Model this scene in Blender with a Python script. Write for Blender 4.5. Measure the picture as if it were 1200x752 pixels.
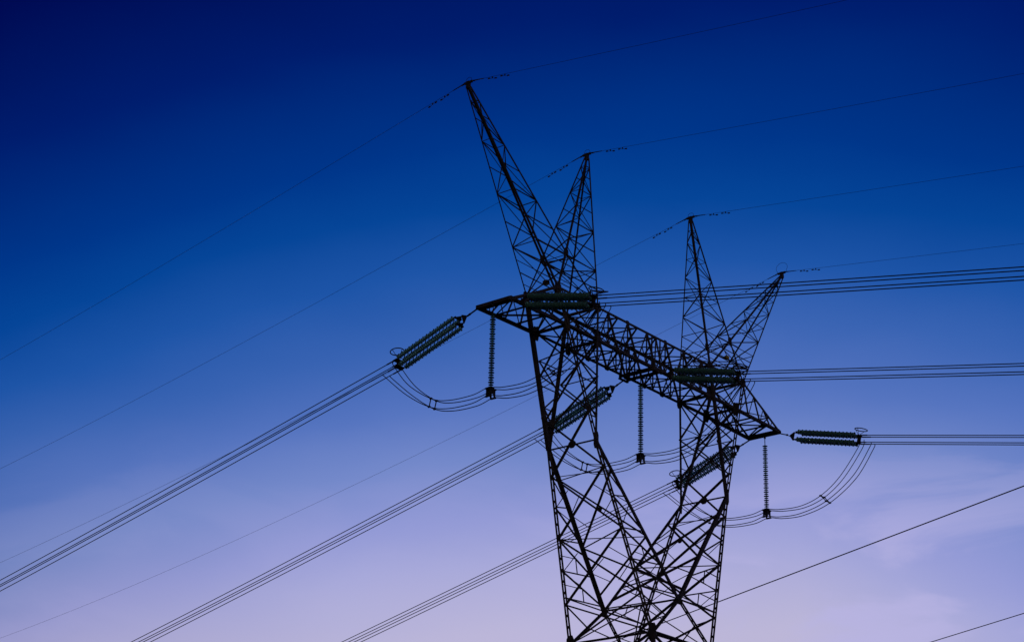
import bpy, bmesh, math
from mathutils import Vector, Matrix
V = Vector

# ------------------------------------------------------------------ reset
for o in list(bpy.data.objects):
    bpy.data.objects.remove(o)
SC = bpy.context.scene
COL = SC.collection

# ------------------------------------------------------------------ camera
cd = bpy.data.cameras.new("camera")
cam = bpy.data.objects.new("camera", cd)
COL.objects.link(cam)
F = V((0.71094924, 0.59347766, 0.37727371)).normalized()
R = V((0.63300284, -0.77376694, 0.0243338)).normalized()
U = R.cross(F).normalized()
R = F.cross(U).normalized()
cam.matrix_world = Matrix(((R.x, U.x, -F.x, -96.0419), (R.y, U.y, -F.y, -69.0828),
                           (R.z, U.z, -F.z, 1.6), (0, 0, 0, 1)))
cd.sensor_fit = 'HORIZONTAL'
cd.sensor_width = 36.0
cd.lens = 36.0 * 2254.94 / 1200.0
cd.clip_start = 0.1
cd.clip_end = 20000
SC.camera = cam

# ------------------------------------------------------------------ twilight sky
world = bpy.data.worlds.new("World")
SC.world = world
world.use_nodes = True
nt = world.node_tree
for n in list(nt.nodes):
    nt.nodes.remove(n)
def N(t, **k):
    n = nt.nodes.new(t)
    for a, b in k.items():
        setattr(n, a, b)
    return n
def mth(op, a, b=None, c=None):
    n = N('ShaderNodeMath', operation=op)
    for i, s in enumerate((a, b, c)):
        if s is None: continue
        if isinstance(s, (int, float)): n.inputs[i].default_value = s
        else: nt.links.new(s, n.inputs[i])
    return n.outputs[0]
def dot(vs, w):
    n = N('ShaderNodeVectorMath', operation='DOT_PRODUCT')
    nt.links.new(vs, n.inputs[0]); n.inputs[1].default_value = w
    return n.outputs['Value']
def lin(c):
    return tuple((x / 255 / 12.92) if x / 255 < .04045 else ((x / 255 + .055) / 1.055) ** 2.4 for x in c) + (1,)
tc = N('ShaderNodeTexCoord')
D = tc.outputs['Generated']
v = dot(D, (0, 0, 1))                       # height above the horizon
u = dot(D, (0.64083, -0.76768, 0))          # along the horizon, away from the afterglow
h = dot(D, (0.76768, 0.64083, 0))           # towards the afterglow
t = mth('ADD', v, mth('MULTIPLY', u, -0.12))
t = mth('ADD', t, mth('MULTIPLY', mth('MULTIPLY', u, u), 0.68))
bk = mth('MAXIMUM', mth('SUBTRACT', 0.80, h), 0.0)
t = mth('ADD', t, mth('MULTIPLY', bk, 0.30))
# thin drifting high cloud, strongest low down
mp = N('ShaderNodeMapping'); mp.inputs['Scale'].default_value = (3.2, 3.2, 8.0)
mp.inputs['Location'].default_value = (0.7, 0.3, 0.2)
nt.links.new(D, mp.inputs['Vector'])
nz = N('ShaderNodeTexNoise'); nz.inputs['Scale'].default_value = 1.6
nz.inputs['Detail'].default_value = 5; nz.inputs['Roughness'].default_value = 0.45
nt.links.new(mp.outputs[0], nz.inputs['Vector'])
wisp = mth('SUBTRACT', nz.outputs['Fac'], 0.5)
t = mth('SUBTRACT', t, mth('MULTIPLY', wisp, 0.035))
low = mth('MAXIMUM', mth('SUBTRACT', 0.34, v), 0.0)
t = mth('ADD', t, mth('MULTIPLY', mth('MULTIPLY', mth('MINIMUM', mth('MAXIMUM', mth('SUBTRACT', u, 0.15), 0.0), 0.3), low), 2.8))
mr = N('ShaderNodeMapRange'); mr.inputs['From Min'].default_value = -0.1
mr.inputs['From Max'].default_value = 1.1
nt.links.new(t, mr.inputs['Value'])
rp = N('ShaderNodeValToRGB')
rp.color_ramp.interpolation = 'LINEAR'
stops = [(0.0, (226, 190, 190)), (0.12, (212, 196, 214)), (0.2253, (187, 182, 216)), (0.262, (166, 168, 217)), (0.2836, (148, 155, 214)),
         (0.3127, (116, 137, 202)), (0.3419, (85, 116, 191)), (0.372, (58, 100, 179)), (0.4002, (30, 85, 168)), (0.43, (5, 69, 152)), (0.4585, (0, 54, 138)),
         (0.5169, (0, 29, 110)), (0.5752, (0, 11, 84)), (0.70, (0, 4, 55)), (0.95, (0, 2, 36))]
cr = rp.color_ramp
pos = lambda x: (x + .1) / 1.2
cr.elements[0].position = pos(stops[0][0]); cr.elements[0].color = lin(stops[0][1])
cr.elements[1].position = pos(stops[-1][0]); cr.elements[1].color = lin(stops[-1][1])
for a, c in stops[1:-1]:
    e = cr.elements.new(pos(a)); e.color = lin(c)
nt.links.new(mr.outputs[0], rp.inputs[0])
bg = N('ShaderNodeBackground'); bg.inputs['Strength'].default_value = 1.0
# dustier, less blue air low on the left
lf = mth('MULTIPLY', mth('MULTIPLY', mth('MAXIMUM', mth('SUBTRACT', mth('MULTIPLY', u, -1.0), 0.08), 0.0), low), 26.0)
dust = N('ShaderNodeMix', data_type='RGBA', blend_type='MULTIPLY')
nt.links.new(mth('MINIMUM', lf, 0.8), dust.inputs[0]); nt.links.new(rp.outputs[0], dust.inputs[6])
dust.inputs[7].default_value = (1.0, .88, .76, 1)
# pale lilac wisps of cloud hanging low in the sky
mp2 = N('ShaderNodeMapping'); mp2.inputs['Scale'].default_value = (5.0, 5.0, 13.0)
mp2.inputs['Location'].default_value = (3.1, 1.7, 0.4); nt.links.new(D, mp2.inputs['Vector'])
nz2 = N('ShaderNodeTexNoise'); nz2.inputs['Scale'].default_value = 1.5
nz2.inputs['Detail'].default_value = 7; nz2.inputs['Roughness'].default_value = 0.55
nz2.inputs['Distortion'].default_value = 0.6
nt.links.new(mp2.outputs[0], nz2.inputs['Vector'])
cm = N('ShaderNodeMapRange', interpolation_type='SMOOTHSTEP')
cm.inputs['From Min'].default_value = 0.45; cm.inputs['From Max'].default_value = 0.60
nt.links.new(nz2.outputs['Fac'], cm.inputs['Value'])
cf = mth('MULTIPLY', mth('MULTIPLY', cm.outputs[0], mth('MINIMUM', mth('MULTIPLY', mth('MAXIMUM', mth('SUBTRACT', low, 0.018), 0.0), 14.0), 1.0)), 0.75)
cf = mth('MULTIPLY', cf, mth('MINIMUM', mth('MAXIMUM', mth('MULTIPLY', mth('ADD', u, 0.03), 6.0), 0.12), 1.0))
cl = N('ShaderNodeMix', data_type='RGBA')
nt.links.new(cf, cl.inputs[0]); nt.links.new(dust.outputs[2], cl.inputs[6])
cl.inputs[7].default_value = lin((184, 180, 226))
nt.links.new(cl.outputs[2], bg.inputs['Color'])
wo = N('ShaderNodeOutputWorld'); nt.links.new(bg.outputs[0], wo.inputs['Surface'])

# last warm light, skimming in low from the left of the view
sd = bpy.data.lights.new("sun", 'SUN'); sd.energy = 0.11; sd.angle = math.radians(4)
sd.color = (1.0, 0.72, 0.52)
sun = bpy.data.objects.new("sun", sd); COL.objects.link(sun)
sun.rotation_euler = V((0.80, 0.55, -0.04)).to_track_quat('-Z', 'Y').to_euler()

vs = SC.view_settings
vs.view_transform = 'Standard'; vs.look = 'None'; vs.exposure = 0; vs.gamma = 1
vs.use_curve_mapping = False

# ------------------------------------------------------------------ materials
def mat(name, base, rough=.6, metal=0., var=.35, scale=3., spec=.5, second=None):
    m = bpy.data.materials.new(name); m.use_nodes = True
    t = m.node_tree; b = t.nodes['Principled BSDF']
    tcn = t.nodes.new('ShaderNodeTexCoord'); nz = t.nodes.new('ShaderNodeTexNoise')
    nz.inputs['Scale'].default_value = scale; nz.inputs['Detail'].default_value = 6
    nz.inputs['Roughness'].default_value = .65
    t.links.new(tcn.outputs['Object'], nz.inputs['Vector'])
    r = t.nodes.new('ShaderNodeValToRGB')
    r.color_ramp.elements[0].position = .34; r.color_ramp.elements[1].position = .68
    r.color_ramp.elements[0].color = tuple(c * (1 - var) for c in base) + (1,)
    r.color_ramp.elements[1].color = tuple(second or [c * (1 + var) for c in base]) + (1,)
    t.links.new(nz.outputs['Fac'], r.inputs[0]); t.links.new(r.outputs[0], b.inputs['Base Color'])
    mr = t.nodes.new('ShaderNodeMapRange'); mr.inputs['To Min'].default_value = rough - .1
    mr.inputs['To Max'].default_value = rough + .12
    t.links.new(nz.outputs['Fac'], mr.inputs['Value']); t.links.new(mr.outputs[0], b.inputs['Roughness'])
    b.inputs['Metallic'].default_value = metal
    b.inputs['Specular IOR Level'].default_value = spec
    return m
M_STEEL = mat("weathered_steel", (.075, .07, .07), .62, .0, .4, 2.2, spec=.3, second=(.11, .098, .09))
M_PLATE = mat("gusset_steel", (.07, .065, .065), .75, .0, .35, 4., spec=.15)
M_GLASS = mat("glazed_green_insulator", (.20, .52, .42), .18, .0, .15, 6., spec=.6)
_b = M_GLASS.node_tree.nodes['Principled BSDF']
_b.inputs['Transmission Weight'].default_value = .5; _b.inputs['IOR'].default_value = 1.3
M_CAP = mat("insulator_cap_iron", (.05, .05, .05), .6, .3, .3, 9., spec=.3)
M_WIRE = mat("aluminium_conductor", (.07, .07, .075), .6, .3, .25, 1.3, spec=.2)
M_YEL = mat("yellow_enamel_plate", (.62, .50, .06), .5, 0., .15, 5.)
M_CONC = mat("concrete", (.32, .31, .29), .85, 0., .2, 2.)
M_GRND = mat("dry_grass_ground", (.045, .05, .028), .95, 0., .45, .05, spec=.1)

# ------------------------------------------------------------------ helpers
def obj(name, bm, m, parent=None, loc=None):
    me = bpy.data.meshes.new(name); bm.to_mesh(me); bm.free()
    o = bpy.data.objects.new(name, me); COL.objects.link(o)
    if m: me.materials.append(m)
    if parent: o.parent = parent
    if loc is not None: o.location = loc
    return o
def tag(o, label, cat=None, group=None, kind=None):
    if label: o['label'] = label
    if cat: o['category'] = cat
    if group: o['group'] = group
    if kind: o['kind'] = kind
    return o
def smooth(o):
    for p in o.data.polygons: p.use_smooth = True
    return o
def empty(name, loc, label, cat, group=None):
    o = bpy.data.objects.new(name, None); COL.objects.link(o); o.location = loc
    o.empty_display_size = .3
    return tag(o, label, cat, group)
def prism(bm, prof, a, b, e1, e2):
    """extrude a 2-D profile from a to b"""
    lo = [bm.verts.new(a + e1 * x + e2 * y) for x, y in prof]
    hi = [bm.verts.new(b + e1 * x + e2 * y) for x, y in prof]
    n = len(prof)
    for i in range(n):
        bm.faces.new((lo[i], lo[(i + 1) % n], hi[(i + 1) % n], hi[i]))
    bm.faces.new(lo[::-1]); bm.faces.new(hi)
def frame(a, b, hint):
    d = (b - a).normalized()
    e1 = hint - d * hint.dot(d)
    if e1.length < 1e-4: e1 = d.orthogonal()
    e1.normalize()
    return d, e1, d.cross(e1).normalized()
def angle(bm, a, b, s, hint=V((0, 0, 1)), flip=1, th=None):
    """rolled L-section steel angle"""
    a = V(a); b = V(b)
    if (b - a).length < 1e-3: return
    th = th or max(.012, s * .13)
    d, e1, e2 = frame(a, b, V(hint)); e2 = e2 * flip
    o = s * .28
    prof = [(-o, -o), (s - o, -o), (s - o, th - o), (th - o, th - o), (th - o, s - o), (-o, s - o)]
    prism(bm, prof, a, b, e1, e2)
def bar(bm, a, b, w, h, hint=V((0, 0, 1))):
    a = V(a); b = V(b); d, e1, e2 = frame(a, b, V(hint))
    prism(bm, [(-w / 2, -h / 2), (w / 2, -h / 2), (w / 2, h / 2), (-w / 2, h / 2)], a, b, e1, e2)
def tube(bm, pts, r, n=6, closed=False):
    pts = [V(p) for p in pts]; rings = []
    L = len(pts); ref = None
    for i, p in enumerate(pts):
        if closed: d = pts[(i + 1) % L] - pts[i - 1]
        else: d = pts[min(i + 1, L - 1)] - pts[max(i - 1, 0)]
        d.normalize()
        if ref is None: ref = d.orthogonal()
        ref = (ref - d * ref.dot(d)).normalized(); e2 = d.cross(ref)
        rings.append([bm.verts.new(p + (ref * math.cos(2 * math.pi * k / n) + e2 * math.sin(2 * math.pi * k / n)) * r) for k in range(n)])
    for i in range(L if closed else L - 1):
        A, B = rings[i], rings[(i + 1) % L]
        for k in range(n):
            bm.faces.new((A[k], A[(k + 1) % n], B[(k + 1) % n], B[k]))
    if not closed:
        bm.faces.new(rings[0][::-1]); bm.faces.new(rings[-1])
def lathe(bm, prof, a, d, n=12):
    """revolve (distance along d, radius) about the axis from a"""
    e1 = d.orthogonal().normalized(); e2 = d.cross(e1)
    rings = []
    for s, r in prof:
        c = a + d * s
        rings.append([bm.verts.new(c + (e1 * math.cos(2 * math.pi * k / n) + e2 * math.sin(2 * math.pi * k / n)) * max(r, .002)) for k in range(n)])
    for A, B in zip(rings, rings[1:]):
        for k in range(n):
            bm.faces.new((A[k], A[(k + 1) % n], B[(k + 1) % n], B[k]))
    bm.faces.new(rings[0][::-1]); bm.faces.new(rings[-1])
def plate(bm, c, outline, e1, e2, th):
    n = e1.cross(e2).normalized()
    prism(bm, [(x, y) for x, y in outline], c - n * th / 2, c + n * th / 2, e1, e2)
def lerp(a, b, t): return a + (b - a) * t
X, Y, Z = V((1, 0, 0)), V((0, 1, 0)), V((0, 0, 1))
SEP = V((0.64, -0.77, 0))

# ------------------------------------------------------------------ ground
bm = bmesh.new()
g = 60
vv = [[bm.verts.new((-6000 + 12000 * i / g, -6000 + 12000 * j / g, 0)) for j in range(g + 1)] for i in range(g + 1)]
for i in range(g):
    for j in range(g):
        bm.faces.new((vv[i][j], vv[i + 1][j], vv[i + 1][j + 1], vv[i][j + 1]))
tag(obj("ground", bm, M_GRND), None, kind='structure')

# ------------------------------------------------------------------ the tower
tower = empty("transmission_tower", (0, 0, 0),
              "tall dark steel lattice pylon with four pointed peaks carrying every insulator and power line", "power pylon")
zT, zB, zK, zX, zW = 48.44, 46.22, 39.29, 30.73, 28.06
def top(sx, sy, outer): return V((sx * (10.43 if outer else 6.33), sy * 1.25, zT))
def bot(sx, sy, outer): return V((sx * (9.46 if outer else 6.20), sy * 1.22, zB))
def knife(sx, sy): return V((sx * 7.19, sy * 1.835, zK))
def kx(sy): return V((0, sy * 2.87, zX))
def waist(sx, sy): return V((sx * 3.13, sy * 3.11, zW))
def tip(sx, sy): return V((sx * 15.07, sy * 1.26, 46.11))
def atz(a, b, z): return lerp(a, b, (z - a.z) / (b.z - a.z))

def chord(parent, a, b, s, hint, flip=1, name="main_chord"):
    bm = bmesh.new(); angle(bm, a, b, s, hint, flip)
    return obj(name, bm, M_STEEL, parent)
def twin(parent, a, b, w=.12, gap=.09, name="main_chord", every=.75):
    """two angles held apart by batten plates"""
    bm = bmesh.new(); d = (b - a).normalized()
    e = (SEP - d * SEP.dot(d)).normalized(); off = e * (gap / 2 + w * .0)
    dep = d.cross(e)
    for s in (-1, 1):
        o = e * s * gap / 2
        th = .02
        # L: flange along e and web along dep
        prof = [(0, -w / 2), (w, -w / 2), (w, -w / 2 + th), (th, -w / 2 + th), (th, w / 2), (0, w / 2)]
        prism(bm, [(s * x, y) for x, y in (prof if s > 0 else prof[::-1])], a + o, b + o, e, dep)
    n = int((b - a).length / every)
    for i in range(n + 1):
        c = lerp(a, b, (i + .5) / (n + 1))
        bar(bm, c - d * .09, c + d * .09, gap + .04, .02, e)
    return obj(name, bm, M_STEEL, parent)
def gusset(parent, c, w, h, nrm, cut=.3):
    bm = bmesh.new(); nrm = V(nrm).normalized()
    e1 = Z.cross(nrm).normalized(); e2 = nrm.cross(e1).normalized()
    if e2.z < 0: e2 = -e2
    o = [(-w / 2, -h / 2 + cut * h), (-w / 2 + cut * w, -h / 2), (w / 2 - cut * w, -h / 2), (w / 2, -h / 2 + cut * h),
         (w / 2, h / 2 - cut * h), (w / 2 - cut * w, h / 2), (-w / 2 + cut * w, h / 2), (-w / 2, h / 2 - cut * h)]
    plate(bm, c, o, e1, e2, .04)
    # bolt heads
    for i in (-1, 0, 1):
        for j in (-1, 0, 1):
            p = c + e1 * i * w * .27 + e2 * j * h * .27
            bar(bm, p - nrm * .035, p + nrm * .035, .035, .035, e1)
    return obj("gusset_plate", bm, M_PLATE, parent)

def xpanel(bm, a0, a1, b0, b1, s, n=None, sub=0):
    """X brace between chord piece a0-a1 and chord piece b0-b1"""
    hint = (b0 - a0).cross(a1 - a0)
    off = hint.normalized() * .05
    angle(bm, a0 + off, b1 + off, s, hint, 1); angle(bm, b0 - off, a1 - off, s, hint, -1)
    if sub:
        c = (a0 + b1 + b0 + a1) / 4
        q = [lerp(a0, c, .5), lerp(b0, c, .5), lerp(a1, c, .5), lerp(b1, c, .5)]
        am, bm_ = (a0 + a1) / 2, (b0 + b1) / 2
        angle(bm, q[0], am, sub, hint); angle(bm, am, q[2], sub, hint)
        angle(bm, q[1], bm_, sub, hint); angle(bm, bm_, q[3], sub, hint)
def zig(bm, A, B, s, struts=0, start=0, hint=None):
    """zigzag between two matching lists of nodes"""
    hint = hint or (B[0] - A[0]).cross(A[-1] - A[0])
    for i in range(len(A) - 1):
        if (i + start) % 2: angle(bm, A[i], B[i + 1], s, hint)
        else: angle(bm, B[i], A[i + 1], s, hint)
        if struts: angle(bm, A[i + 1], B[i + 1], struts, hint)

# ---- lower body, waist to ground
bm = bmesh.new()
def foot(sx, sy): return V((sx * 8.2, sy * 8.2, .35))
lv = [28.06, 24.2, 19.6, 14.0, 7.4]
for (c1, c2) in (((-1, -1), (1, -1)), ((1, -1), (1, 1)), ((1, 1), (-1, 1)), ((-1, 1), (-1, -1))):
    A = [atz(waist(*c1), foot(*c1), z) for z in lv] + [foot(*c1)]
    B = [atz(waist(*c2), foot(*c2), z) for z in lv] + [foot(*c2)]
    for i in range(4):
        xpanel(bm, A[i], A[i + 1], B[i], B[i + 1], .13, sub=.07)
        angle(bm, A[i], B[i], .12, Z)
    m = (A[4] + B[4]) / 2
    angle(bm, A[4], B[4], .14, Z); angle(bm, m, A[5], .15, Z); angle(bm, m, B[5], .15, Z)
    for k in (.33, .66):
        angle(bm, lerp(m, A[5], k), lerp(A[4], A[5], k), .07, Z); angle(bm, lerp(m, B[5], k), lerp(B[4], B[5], k), .07, Z)
angle(bm, waist(-1, -1), waist(1, 1), .1, Z); angle(bm, waist(-1, 1) - Z * .12, waist(1, -1) - Z * .12, .1, Z)
body = obj("lower_body", bm, M_STEEL, tower)
for sx in (-1, 1):
    for sy in (-1, 1):
        chord(body, waist(sx, sy), foot(sx, sy), .34, V((-sx, 0, 0)), sx * sy, "main_leg")
        bm = bmesh.new()
        f = foot(sx, sy)
        lathe(bm, [(0, .75), (.3, .75), (.34, .7), (.75, .45), (.8, .4)], V((f.x, f.y, -.25)), Z.copy(), 16)
        obj("concrete_footing", bm, M_CONC, tower)

# ---- the two splayed window legs
for sx in (-1, 1):
    bm = bmesh.new()
    O = lambda sy, z: (atz(bot(sx, sy, 1), knife(sx, sy), z) if z >= zK else atz(knife(sx, sy), waist(sx, sy), z))
    def I(sy, z):
        if z >= zK: return atz(bot(sx, sy, 0), knife(sx, sy), z)
        if z >= zX: return atz(knife(sx, sy), kx(sy), z)
        return atz(kx(sy), waist(-sx, sy), z)
    # side faces, upper cage
    up = [zB, 43.65, 41.0]
    for fn in (O, I):
        for i in range(2):
            xpanel(bm, fn(1, up[i]), fn(1, up[i + 1]), fn(-1, up[i]), fn(-1, up[i + 1]), .10)
        angle(bm, fn(1, 43.65), fn(-1, 43.65), .07, Z)
    xpanel(bm, O(1, 41.0), O(1, 37.7), O(-1, 41.0), O(-1, 37.7), .13)
    angle(bm, knife(sx, 1), knife(sx, -1), .11, Z)
    angle(bm, O(1, zB), O(-1, zB), .16, Z); angle(bm, I(1, zB), I(-1, zB), .16, Z)
    # main X panels of the outer and inner side faces
    dn = [37.7, 34.1, 30.3, zW]
    for i in range(3):
        xpanel(bm, O(1, dn[i]), O(1, dn[i + 1]), O(-1, dn[i]), O(-1, dn[i + 1]), .125 if i < 2 else .10, sub=.055 if i < 2 else 0)
    din = [37.7, 34.1, 31.5]
    for i in range(2):
        xpanel(bm, I(1, din[i]), I(1, din[i + 1]), I(-1, din[i]), I(-1, din[i + 1]), .125, sub=.055)
    # near and far faces: triangulation between the two chords
    for sy in (-1, 1):
        z1 = [46.22, 44.6, 43.1, 41.8, 40.8]
        zig(bm, [O(sy, z) for z in z1], [I(sy, z) for z in z1], .075, .06, start=0)
        angle(bm, O(sy, zB), I(sy, zB), .16, Z)
        nodes = [37.7, 36.0, 34.1, 32.3, 30.75]
        for i in range(4):
            a, b = nodes[i], nodes[i + 1]
            angle(bm, O(sy, a), I(sy, b + .15 * (a - b)), .085 if i else .06, Y)
            angle(bm, O(sy, b), I(sy, b + .15 * (a - b)), .07, Y)
            if i > 1:
                m = lerp(O(sy, a), I(sy, b + .15 * (a - b)), .5)
                angle(bm, m, O(sy, (a + b) / 2), .05, Y); angle(bm, m, lerp(O(sy, b), I(sy, b + .15 * (a - b)), .5), .05, Y)
        angle(bm, O(sy, 30.3), lerp(kx(sy), waist(sx, sy), .5), .07, Y)
        angle(bm, O(sy, zX), kx(sy), .09, Z)
        # thin redundant ties across the plan of the leg
        angle(bm, O(sy, 34.1), I(-sy, 34.1), .06, Z)
        angle(bm, O(sy, 37.7), I(-sy, 37.7), .05, Z)
    leg = obj("window_leg", bm, M_STEEL, tower)
    for sy in (-1, 1):
        if sy > 0: chord(leg, top(sx, sy, 1), knife(sx, sy), .24, V((-sx, 0, 0)), sx)
        else: twin(leg, top(sx, sy, 1), knife(sx, sy), .09, .05)
        chord(leg, top(sx, sy, 0), knife(sx, sy), .19 if (sy > 0) == (sx < 0) else .16, V((sx, 0, 0)), sx * sy)
        twin(leg, knife(sx, sy), waist(sx, sy), .115, .035)
        chord(leg, knife(sx, sy), kx(sy), .22, V((sx, 0, 0)), sx * sy)
        twin(leg, kx(sy), waist(-sx, sy), .10, .03)
        gusset(leg, knife(sx, sy), .36, 1.1, (0.3, -sy, 0), .2)
        gusset(leg, bot(sx, sy, 1), .5, .9, (0, sy, 0), .15)
        gusset(leg, bot(sx, sy, 0), .5, .85, (0, sy, 0), .2)
        gusset(leg, bot(sx, sy, 1) + X * sx * .01, .5, .9, (sx, 0, 0), .2)
    for s_, z_ in ((O, 39.35),):
        c = (s_(1, z_) + s_(-1, z_)) / 2
        gusset(leg, c, .55, .5, (sx, 0, 0), .3)
    gusset(leg, (I(1, 35.9) + I(-1, 35.9)) / 2, .35, .3, (sx, 0, 0), .3)
for sy in (-1, 1):
    gusset(body, kx(sy), .46, .62, (0, sy, 0), .25)
    for sx in (-1, 1):
        gusset(body, waist(sx, sy), .5, 1.0, (0, sy, 0), .2)
        gusset(body, waist(sx, sy) + V((sx * .02, 0, 0)), .55, 1.1, (sx, 0, 0), .2)
bm = bmesh.new()
angle(bm, kx(-1), kx(1), .10, Z)
for sy in (-1, 1):
    angle(bm, waist(-1, sy) + Z * .05, waist(1, sy) + Z * .05, .12, Z)
for sx in (-1, 1):
    angle(bm, waist(sx, -1), waist(sx, 1), .12, Z)
    for sy in (-1, 1):
        angle(bm, lerp(kx(sy), waist(sx, sy), .5), waist(sx, -sy) * .5 + waist(sx, sy) * .5, .06, Z)
    angle(bm, lerp(kx(-1), kx(1), .5), waist(sx, -1), .07, Z); angle(bm, lerp(kx(-1), kx(1), .5), waist(sx, 1), .07, Z)
obj("waist_bracing", bm, M_STEEL, tower)

# ---- crossarm box girder
bm = bmesh.new()
n = 6
xs = [-6.2 + 12.4 * i / n for i in range(n + 1)]
def bt(x, sy): return V((x, sy * 1.22, zB))
def tp(x, sy): return V((x * 6.33 / 6.2, sy * 1.25, zT))
for sy in (-1, 1):
    for i in range(n):
        a, b = xs[i], xs[i + 1]; m = (a + b) / 2
        angle(bm, bt(a, sy), tp(m, sy), .11, Y); angle(bm, tp(m, sy), bt(b, sy), .11, Y)
        angle(bm, tp(m, sy), bt(m, sy), .07, Y)
        angle(bm, lerp(bt(a, sy), tp(m, sy), .5), bt(m, sy), .055, Y)
        angle(bm, lerp(bt(b, sy), tp(m, sy), .5), bt(m, sy), .055, Y)
    for x in (-.45, .45):
        angle(bm, bt(x, sy), tp(x, sy), .12, Y)
    # between the two leg chords
    for sx in (-1, 1):
        xpanel(bm, bot(sx, sy, 1), bot(sx, sy, 0), top(sx, sy, 1), top(sx, sy, 0), .11)
for f in (bt, tp):
    for i in range(n):
        a, b = xs[i], xs[i + 1]
        angle(bm, f(a, -1), f(b, 1), .085, Z); angle(bm, f(a, 1) - Z * .07, f(b, -1) - Z * .07, .085, Z)
        angle(bm, f(b, -1), f(b, 1), .075, Z)
for x in (xs[1], xs[2], xs[4], xs[5]):
    angle(bm, bt(x, -1), tp(x, 1), .06, X); angle(bm, bt(x, 1), tp(x, -1), .06, X)
for sx in (-1, 1):
    for fn in (top, bot):
        angle(bm, fn(sx, -1, 1), fn(sx, 1, 1), .15, Z); angle(bm, fn(sx, -1, 0), fn(sx, 1, 0), .15, Z)
        angle(bm, fn(sx, -1, 1), fn(sx, 1, 0), .09, Z); angle(bm, fn(sx, 1, 1) - Z * .08, fn(sx, -1, 0) - Z * .08, .09, Z)
    for o in (0, 1):
        xpanel(bm, bot(sx, -1, o), top(sx, -1, o), bot(sx, 1, o), top(sx, 1, o), .09)
# heavy cross beam carrying the middle phase
for x in (-.42, .42):
    bar(bm, V((x, -1.42, zB - .06)), V((x, 1.42, zB - .06)), .1, .2, X)
    angle(bm, V((x, -1.4, zB - .05)), V((0, -1.22, zT)), .08, Z); angle(bm, V((x, 1.4, zB - .05)), V((0, 1.22, zT)), .08, Z)
for sy in (-1, 1):
    bar(bm, V((-.48, sy * 1.38, zB - .2)), V((.48, sy * 1.38, zB - .2)), .1, .16, Z)
arm = obj("crossarm", bm, M_STEEL, tower)
for sy in (-1, 1):
    for za, fn in ((zB, bot), (zT, top)):
        fl = 1 if (sy > 0) == (za == zT) else -1
        a, b = fn(-1, sy, 1), fn(1, sy, 1)
        chord(arm, a, b, .19 if za == zB else .17, V((0, -sy, 0)), fl)
    for x in (-4.13, -2.07, 0, 2.07, 4.13):
        gusset(arm, bt(x, sy), .5, .34, (0, sy, 0), .25)
    for i in (1, 2, 3, 4):
        gusset(arm, tp((xs[i] + xs[i + 1]) / 2 if i != 2 else 1.03, sy), .36, .28, (0, sy, 0), .25)

# ---- crossarm tips
for sx in (-1, 1):
    bm = bmesh.new()
    for sy in (-1, 1):
        B = [lerp(bot(sx, sy, 1), tip(sx, sy), k) for k in (0, .28, .54, .78, 1)]
        T = [lerp(top(sx, sy, 1), tip(sx, sy), k) for k in (0, .28, .54, .78, 1)]
        for i in range(3):
            angle(bm, B[i + 1], T[i + 1], .07, Y)
            angle(bm, T[i], B[i + 1], .085, Y)
    for fn, s in ((bot, .1), (top, .075)):
        k = (0, .36, .70, .96)
        P = [lerp(fn(sx, -1, 1), tip(sx, -1), q) for q in k]; Q = [lerp(fn(sx, 1, 1), tip(sx, 1), q) for q in k]
        zig(bm, P, Q, s, s * .9, start=(0 if sx < 0 else 1))
    bar(bm, tip(sx, -1) - Y * .06, tip(sx, 1) + Y * .06, .16, .22, X)
    bar(bm, tip(sx, -1) - V((sx * .35, 0, 0)), tip(sx, 1) - V((sx * .35, 0, 0)), .12, .16, X)
    ct = obj("crossarm_tip", bm, M_STEEL, tower)
    for sy in (-1, 1):
        chord(ct, bot(sx, sy, 1), tip(sx, sy), .19, V((0, -sy, 0)), sx)
        chord(ct, top(sx, sy, 1), tip(sx, sy), .16, V((0, -sy, 0)), -sx)
        gusset(ct, tip(sx, sy) - V((sx * .2, 0, -.03)), .5, .34, (0, sy, 0), .3)
        gusset(ct, lerp(bot(sx, sy, 1), tip(sx, sy), .54), .4, .3, (0, sy, 0), .3)

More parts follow.
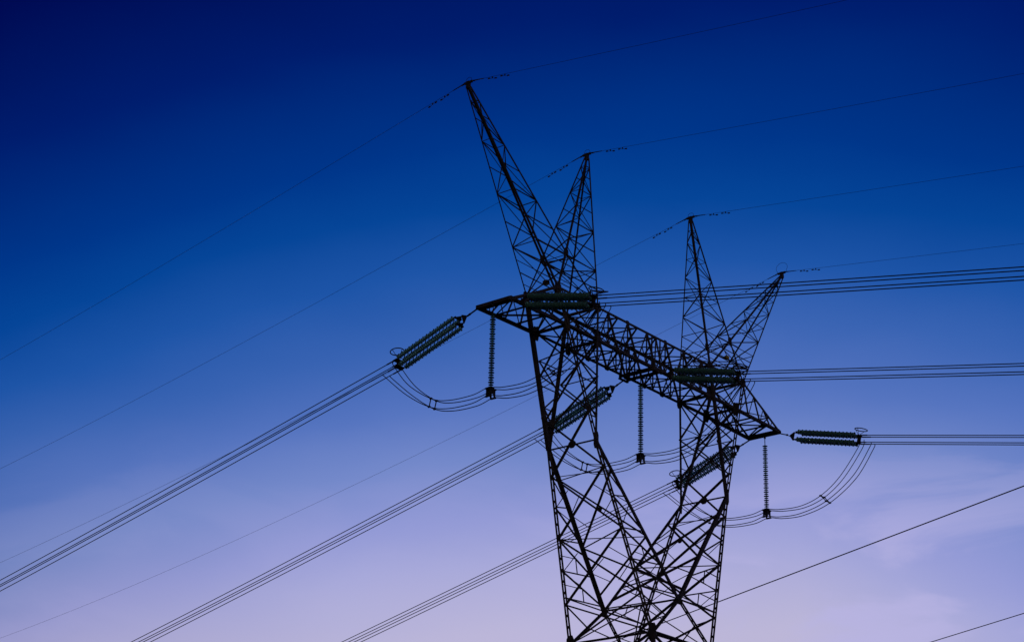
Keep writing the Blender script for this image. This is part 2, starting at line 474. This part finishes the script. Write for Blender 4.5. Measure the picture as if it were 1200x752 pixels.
# ---- the four earth-wire peaks
ZP = 59.76
def apex(x, sy, side): return V((x + side * .10, sy * .10, ZP - .25))
LV = [0, .115, .235, .36, .49, .62, .74, .85, .93]
for sx in (-1, 1):
    for leaning in (1, 0):
        ax = sx * (18.065 if leaning else 6.035)
        bm = bmesh.new()
        ch = {}
        for o in (1, 0):
            for sy in (-1, 1):
                ch[(o, sy)] = (top(sx, sy, o), apex(ax, sy, sx if o else -sx))
        P = lambda o, sy, k: lerp(ch[(o, sy)][0], ch[(o, sy)][1], LV[k])
        for k in range(len(LV) - 1):
            s = .062 if k < 4 else .05
            for (c1, c2, st) in (((1, -1), (1, 1), 0), ((0, -1), (0, 1), 1), ((1, -1), (0, -1), 0), ((1, 1), (0, 1), 1)):
                a0, a1, b0, b1 = P(*c1, k), P(*c1, k + 1), P(*c2, k), P(*c2, k + 1)
                hint = (b0 - a0).cross(a1 - a0)
                if (k + st) % 2: angle(bm, a0, b1, s, hint)
                else: angle(bm, b0, a1, s, hint)
                if k % 2 == 1 or c1[0] != c2[0]:
                    angle(bm, a1, b1, s * .85, hint)
                if k < 2 and c1[0] != c2[0]:
                    c = (a0 + b1) / 2 if (k + st) % 2 else (b0 + a1) / 2
                    angle(bm, c, (a0 + a1) / 2, .045, hint); angle(bm, c, (b0 + b1) / 2, .045, hint)
        pk = obj("earth_wire_peak", bm, M_STEEL, tower)
        for (o, sy), (a, b) in ch.items():
            thick = .105 if (o == (1 if not leaning else 0)) or sy < 0 else .085
            chord(pk, a, b, thick, V((-sx if o else sx, 0, 0)), sy * (1 if o else -1) * sx)
        bm = bmesh.new()
        bar(bm, V((ax, 0, ZP - .42)), V((ax, 0, ZP + .06)), .22, .22, X)
        bar(bm, V((ax, -.32, ZP)), V((ax, .32, ZP)), .10, .14, X)
        obj("peak_cap", bm, M_PLATE, pk)
    # big crossing gussets of the two peaks
    for sy in (-1, 1):
        kA = .2557
        c = lerp(top(sx, sy, 0), apex(sx * 18.065, sy, -sx), kA)
        gusset(pk, c, .42, .55, (0, sy, 0), .25)
        gusset(pk, top(sx, sy, 1), .6, .55, (0, sy, 0), .2)
        gusset(pk, top(sx, sy, 0), .6, .55, (0, sy, 0), .2)

# ---- small bracket frames and the plates at the foot of the peaks
for bx in (-7.1, 9.3):
    bm = bmesh.new()
    z = 49.35
    a, b, c = V((bx, -1.25, z)), V((bx + .35, -.75, z - .12)), V((bx + .85, -2.0, z + .02))
    bar(bm, a, c, .05, .05); bar(bm, b, c, .05, .05); bar(bm, a, b, .05, .05)
    bar(bm, lerp(a, c, .5), lerp(b, c, .5), .04, .04)
    bar(bm, a, V((bx, -1.2, z - .8)), .06, .06, X)
    obj("service_bracket", bm, M_STEEL, tower)
for c, w, mt in ((V((-10.06, 0, 49.17)), .24, M_PLATE), (V((10.32, 0, 50.55)), .21, M_YEL)):
    bm = bmesh.new()
    e1 = V((.64, -.77, 0)); e2 = Z
    plate(bm, c, [(w * math.cos(i * math.pi / 4 + .39), w * .85 * math.sin(i * math.pi / 4 + .39)) for i in range(8)], e1, e2, .03)
    o = obj("round_plate", bm, mt, tower)
    if mt is M_YEL: o['label'] = "small yellow round plate"

# ------------------------------------------------------------------ insulators
def disc_string(bm, a, b, r=.20, pitch=.15, alt=.84):
    d = (b - a).normalized(); L = (b - a).length; n = int(L / pitch)
    lathe(bm, [(0, .028), (L, .028)], a, d, 6)
    for i in range(n):
        rr = r * (alt if i % 2 else 1.0); s = (i + .4) * L / n
        lathe(bm, [(s - .035, .045), (s - .012, .05), (s, rr * .75), (s + .022, rr), (s + .034, rr * .97), (s + .03, rr * .5), (s + .06, .05)], a, d, 12)
PX = {-1: -15.07, 0: 0.0, 1: 15.07}
PN = {-1: "near left end of the crossarm", 0: "middle of the crossarm", 1: "far right end of the crossarm"}
hs = .25                                   # half spacing of the four-wire bundle
def line_fn(dirn):
    """(y0, z0, slope) where the line conductors start, going +y or -y"""
    return (8.0, 43.72, .243) if dirn > 0 else (-8.0, 44.25, .205)
def bundle_offsets(): return [(-hs, hs), (hs, hs), (-hs, -hs), (hs, -hs)]

def tension_set(px, dirn):
    x = PX[px]
    side = "down to the left" if dirn > 0 else "out to the right"
    y0 = 1.25 if px else 1.36
    A = V((x, dirn * y0, 46.02))
    look = ("Left-sloping" if dirn > 0 else "Level right-hand")
    lab = {(-1, 1): "four parallel green disc strings sloping down left from the crossarm's left tip",
           (0, 1): "sloping green disc strings seen through the left leg, hung from the crossarm's middle",
           (1, 1): "sloping green disc strings crossing behind the right leg, hung from the crossarm's right end",
           (-1, -1): "level double row of disc strings across the left peaks' foot, above the crossarm",
           (0, -1): "level double row of disc strings in front of the right peaks' foot",
           (1, -1): "level double row of disc strings standing clear beyond the crossarm's right tip"}[(px, dirn)]
    root = empty("tension_insulator_set", A, lab, "insulator", "tension insulator sets between tower and lines")
    def ob(name, bm, m):
        bmesh.ops.translate(bm, vec=-A, verts=bm.verts)
        return obj(name, bm, m, root)
    S = V((x, dirn * 2.35, 45.62 if dirn > 0 else 45.60))      # first yoke
    E = V((x, dirn * 7.45, 43.86 if dirn > 0 else 44.36))      # last yoke
    d = (E - S).normalized(); n = X.cross(d).normalized()
    if n.z < 0: n = -n
    # link from the arm
    bm = bmesh.new()
    bar(bm, A, lerp(A, S, .55), .07, .07); bar(bm, lerp(A, S, .5), S - d * .3, .05, .12)
    lathe(bm, [(0, .07), (.1, .07)], lerp(A, S, .5), d, 8)
    ob("shackle_link", bm, M_CAP)
    # triangular yoke plates: one vertical, two flat
    bm = bmesh.new()
    plate(bm, S - d * .16, [(-.14, 0), (.18, -.32), (.23, -.30), (.23, .30), (.18, .32), (-.14, .07)], d, n, .05)
    ob("yoke_plate", bm, M_CAP)
    for s in (-1, 1):
        bm = bmesh.new(); c = S + n * s * hs + d * .3
        plate(bm, c, [(-.18, -.05), (-.18, .05), (.10, .30), (.15, .30), (.15, -.30), (.10, -.30)], d, X, .05)
        bar(bm, c - d * .3, c - d * .12, .05, .05)
        ob("yoke_plate", bm, M_CAP)
    for ox, on in bundle_offsets():
        a = S + d * .48 + X * ox * 1.08 + n * on * 1.08; b = E - d * .12 + X * ox * 1.08 + n * on * 1.08
        bm = bmesh.new(); disc_string(bm, a, b, .182, .147, .80)
        o = ob("insulator_string", bm, M_GLASS); smooth(o)
        bm = bmesh.new(); lathe(bm, [(0, .04), (.16, .06), (.2, .03)], a - d * .18, d, 8)
        bmesh.ops.translate(bm, vec=-A, verts=bm.verts)
        obj("end_fitting", bm, M_CAP, o)
    # line-side yoke
    bm = bmesh.new()
    plate(bm, E + d * .08, [(-.13, -.38), (.13, -.30), (.13, .30), (-.13, .38)], d, n, .07)
    for s in (-1, 1):
        plate(bm, E + d * .12 + n * s * hs, [(-.2, -.3), (.12, -.34), (.12, .34), (-.2, .3)], d, X, .05)
    ob("line_yoke", bm, M_CAP)
    # grading ring: a race-track hoop held above the line yoke
    y1, z1, sl = line_fn(dirn)
    dl = V((0, dirn, -sl)).normalized(); nl = X.cross(dl); nl = nl if nl.z > 0 else -nl
    c = V((x, dirn * 7.72, (44.72 if dirn > 0 else 45.02)))
    bm = bmesh.new()
    tube(bm, [c + dl * .42 * math.cos(q * math.pi / 12) + X * .46 * math.sin(q * math.pi / 12) for q in range(24)], .034, 6, True)
    tube(bm, [c + X * .46, E + n * .3], .018, 5); tube(bm, [c - X * .46, E + n * .3], .018, 5)
    tube(bm, [c - dl * .42, E + n * .28], .018, 5)
    ob("grading_ring", bm, M_CAP)
    # compression dead-ends
    for i, (ox, on) in enumerate(bundle_offsets()):
        bm = bmesh.new()
        a = E + d * .2 + X * ox + n * on; b = V((x + ox, y1, z1)) + nl * on + dl * .25
        tube(bm, [a, b], .045, 8)
        ob("dead_end_clamp", bm, M_CAP)
    return root
for px in (-1, 0, 1):
    for dirn in (1, -1):
        tension_set(px, dirn)

# ------------------------------------------------------------------ conductors
def sag_pts(y0, z0, sl, dirn, s_low, n=70):
    k = sl / (3 * s_low ** 2); P = []
    def z(s): return -sl * s + k * s ** 3
    for i in range(n + 1):
        s = 2 * s_low * (i / n) ** 1.4
        zz = z(s) if s <= s_low else z(2 * s_low - s)
        P.append((y0 + dirn * s, z0 + zz))
    return P
for px in (-1, 0, 1):
    for dirn in (1, -1):
        x = PX[px]; y0, z0, sl = line_fn(dirn)
        lab = {(-1, 1): "uppermost four-wire bundle running down left from the crossarm's left tip",
               (0, 1): "middle four-wire bundle running down left, from behind the left leg",
               (1, 1): "lowest four-wire bundle running down left, passing behind both legs",
               (-1, -1): "highest of three wire bundles running right, crossing both right peaks",
               (0, -1): "second wire bundle running right, starting at the right peaks' foot",
               (1, -1): "lowest level wire bundle running right from the crossarm's right tip"}[(px, dirn)]
        A = V((x, y0, z0))
        root = empty("conductor_bundle", A, lab, "power line", "four-wire phase conductors")
        sl, low_at = {(-1, 1): (.228, 130), (0, 1): (.2385, 170), (1, 1): (.237, 230),
                      (-1, -1): (.192, 200), (0, -1): (.195, 150), (1, -1): (.198, 150)}[(px, dirn)]
        P = sag_pts(y0, z0, sl, dirn, low_at)
        for ox, oz in bundle_offsets():
            bm = bmesh.new(); tube(bm, [V((x + ox, y, z + oz)) - A for y, z in P], .03, 6)
            smooth(obj("conductor_wire", bm, M_WIRE, root))
        for s in (62, 125, 190, 255, 315):
            i = min(range(len(P)), key=lambda k: abs(abs(P[k][0] - y0) - s)); c = V((x, P[i][0], P[i][1])) - A
            bm = bmesh.new()
            q = [c + V((a, 0, b)) for a, b in ((-hs, hs), (hs, hs), (hs, -hs), (-hs, -hs))]
            for k in range(4): bar(bm, q[k], q[(k + 1) % 4], .05, .05)
            obj("spacer_frame", bm, M_CAP, root)

# ------------------------------------------------------------------ jumper loops and their suspension strings
def catmull(P, n=8):
    P = [V(p) for p in P]; Q = [P[0] * 2 - P[1]] + P + [P[-1] * 2 - P[-2]]; out = []
    for i in range(1, len(Q) - 2):
        for k in range(n):
            t = k / n; a, b, c, d = Q[i - 1:i + 3]
            out.append(.5 * ((2 * b) + (c - a) * t + (2 * a - 5 * b + 4 * c - d) * t * t + (3 * b - a - 3 * c + d) * t ** 3))
    out.append(P[-1]); return out
for px in (-1, 0, 1):
    x = PX[px]
    A = V((x, 0, 46.0))
    lab = {-1: "vertical insulator string hanging left of the left leg",
           0: "vertical insulator string hanging between the two legs, from the crossarm's middle",
           1: "vertical insulator string hanging right of the right leg"}[px]
    root = empty("suspension_insulator", A, lab, "insulator", "vertical jumper support strings")
    bm = bmesh.new()
    tube(bm, [V((0, 0, 0)), V((0, 0, -.62))], .03, 6)
    bar(bm, V((0, 0, .12)), V((0, 0, -.12)), .16, .08, X)
    obj("hanger_link", bm, M_CAP, root)
    bm = bmesh.new(); disc_string(bm, V((0, 0, -.6)), V((0, 0, -5.36)), .19, .152, .84)
    smooth(obj("insulator_string", bm, M_GLASS, root))
    bm = bmesh.new()
    for s in (-1, 1):
        plate(bm, V((0, s * .14, -5.64)), [(-.25, -.31), (-.14, -.31), (-.07, -.1), (.07, -.1), (.14, -.31), (.25, -.31), (.25, .2), (.1, .34), (-.1, .34), (-.25, .2)], X, Z, .04)
    bar(bm, V((0, -.2, -5.42)), V((0, .2, -5.42)), .2, .16, X)
    obj("yoke_plate", bm, M_CAP, root)
    for ox, oz in bundle_offsets():
        bm = bmesh.new()
        lathe(bm, [(-.24, .03), (-.16, .065), (.16, .065), (.24, .03)], V((ox, 0, -5.66 + oz)), Y.copy(), 8)
        obj("suspension_clamp", bm, M_CAP, root)
    # the loop
    lab = {-1: "looping four-wire jumper sagging around the left leg, left of the tower",
           0: "looping four-wire jumper sagging between the two legs",
           1: "looping four-wire jumper sagging right of the right leg"}[px]
    C = V((x, 0, 40.34))
    root = empty("jumper_loop", C, lab, "jumper cable", "jumper loops under the crossarm")
    upper = [(7.78, 43.98), (7.72, 43.7), (6.40, 42.15), (4.50, 40.88), (3.1, 40.47), (1.25, 40.40), (.22, 40.59), (-.22, 40.59),
             (-1.2, 40.40), (-2.9, 40.36), (-4.5, 40.82), (-6.05, 41.90), (-7.6, 43.75), (-7.78, 44.35)]
    lower = [(8.62, 43.32), (8.42, 43.12), (6.55, 41.55), (4.62, 40.38), (3.1, 39.95), (1.25, 39.88), (.22, 40.09), (-.22, 40.09),
             (-1.2, 39.87), (-2.85, 39.83), (-4.92, 40.36), (-7.05, 41.75), (-8.45, 43.55), (-8.58, 43.88)]
    for ox, oz in bundle_offsets():
        base = upper if oz > 0 else lower
        pts = [V((x + ox, yy - (.16 if ox > 0 and yy > 5 else 0), zz)) - C for yy, zz in base]
        bm = bmesh.new(); tube(bm, catmull(pts, 7), .028, 6)
        smooth(obj("jumper_wire", bm, M_WIRE, root))
    for (yu, zu), (yl, zl) in (((4.5, 40.88), (4.62, 40.38)), ((-4.5, 40.82), (-4.92, 40.36))):
        bm = bmesh.new()
        q = [V((x - hs, yu, zu)) - C, V((x + hs, yu, zu)) - C, V((x + hs, yl, zl)) - C, V((x - hs, yl, zl)) - C]
        m = (q[0] + q[2]) / 2
        for k in range(4):
            bar(bm, q[k], q[(k + 1) % 4], .05, .05)
            bar(bm, q[k] - Y * .08, q[k] + Y * .08, .10, .10)
        obj("spacer_frame", bm, M_CAP, root)

# ------------------------------------------------------------------ earth wires
PKX = [-18.065, -6.035, 6.035, 18.065]
nm = ["first and tallest peak at the left", "second peak from the left", "third peak from the left", "rightmost peak"]
for k, x in enumerate(PKX):
    for dirn in (1, -1):
        lab = "thin single wire running %s from the %s" % ("down left" if dirn > 0 else "right", nm[k])
        A = V((x, dirn * .3, 59.78))
        bm = bmesh.new()
        sl, low_at = ((.1905, 120), (.190, 120), (.1935, 150), (.2115, 130))[k] if dirn > 0 else ((.153, 120), (.1455, 120), (.1425, 130), (.147, 200))[k]
        P = sag_pts(A.y, A.z, sl, dirn, low_at)
        tube(bm, [V((x, y, z)) - A for y, z in P], .0105, 5)
        w = smooth(obj("earth_wire", bm, M_WIRE, None, A))
        tag(w, lab, "earth wire", "thin earth wires from the four peaks")
        dl = V((0, dirn, -sl)).normalized()
        for s in (1.95, 2.95):
            bm = bmesh.new(); c = V((0, 0, 0)) + dl * (s - .3)
            bar(bm, c, c - Z * .12, .05, .06, X)
            c2 = c - Z * .12
            tube(bm, [c2 - dl * .27 + Z * .03, c2, c2 + dl * .27 - Z * .03], .012, 5)
            for q in (-1, 1):
                lathe(bm, [(-.09, .02), (-.07, .045), (.07, .045), (.09, .02)], c2 + dl * q * .27 - Z * .03 * q, dl.copy(), 8)
            obj("vibration_damper", bm, M_CAP, w)
        bm = bmesh.new(); lathe(bm, [(-.35, .03), (0, .05), (.3, .035), (.9, .028), (1.0, .014)], V((0, 0, 0)), dl.copy(), 8)
        obj("strain_clamp", bm, M_CAP, w)
    # bonding jumper looping over the peak
    C = V((x, 0, 59.8))
    big = (k == 3)
    r = .42 if big else .2
    pts = [V((.03, r * 1.15 * math.cos(a), (.38 if big else .12) + r * math.sin(a))) for a in [math.radians(q) for q in range(-40, 221, 20)]]
    pts = [V((.03, .55, -.12))] + pts + [V((.03, -.55, -.1))]
    bm = bmesh.new(); tube(bm, catmull(pts, 3), .012, 5)
    j = smooth(obj("bonding_jumper", bm, M_WIRE, None, C))
    tag(j, "%s of thin wire on the %s" % ("round loop" if big else "small low hump", nm[k]), "jumper cable", "short wire jumpers on the peak tips")

# ------------------------------------------------------------------ separate distribution line beyond the tower
def far_wire(p, q, r, label):
    p, q = V(p), V(q); d = q - p
    a, b = p - d * 2.2, q + d * 4.0
    bm = bmesh.new(); n = 40; L = (b - a).length; A = p.copy()
    m = lambda s: -0.9 * 4 * s * (1 - s)
    s0 = 2.2 / 7.2
    pts = []
    for i in range(n + 1):
        s = i / n; c = a + (b - a) * s
        # chord line passes through p and q, very slight sag
        pts.append(c - A)
    tube(bm, pts, r, 6)
    o = smooth(obj("distribution_wire", bm, M_WIRE, None, A))
    tag(o, label, "power line", "separate wires crossing the lower right sky")
far_wire((18.16, -17.82, 40), (40.12, 32.03, 40), .042, "dark single wire rising from behind the tower's foot to the right edge of view")
far_wire((50.06, -2.62, 40), (55.34, 8.71, 40), .036, "short thin wire cutting the bottom right corner of the sky")
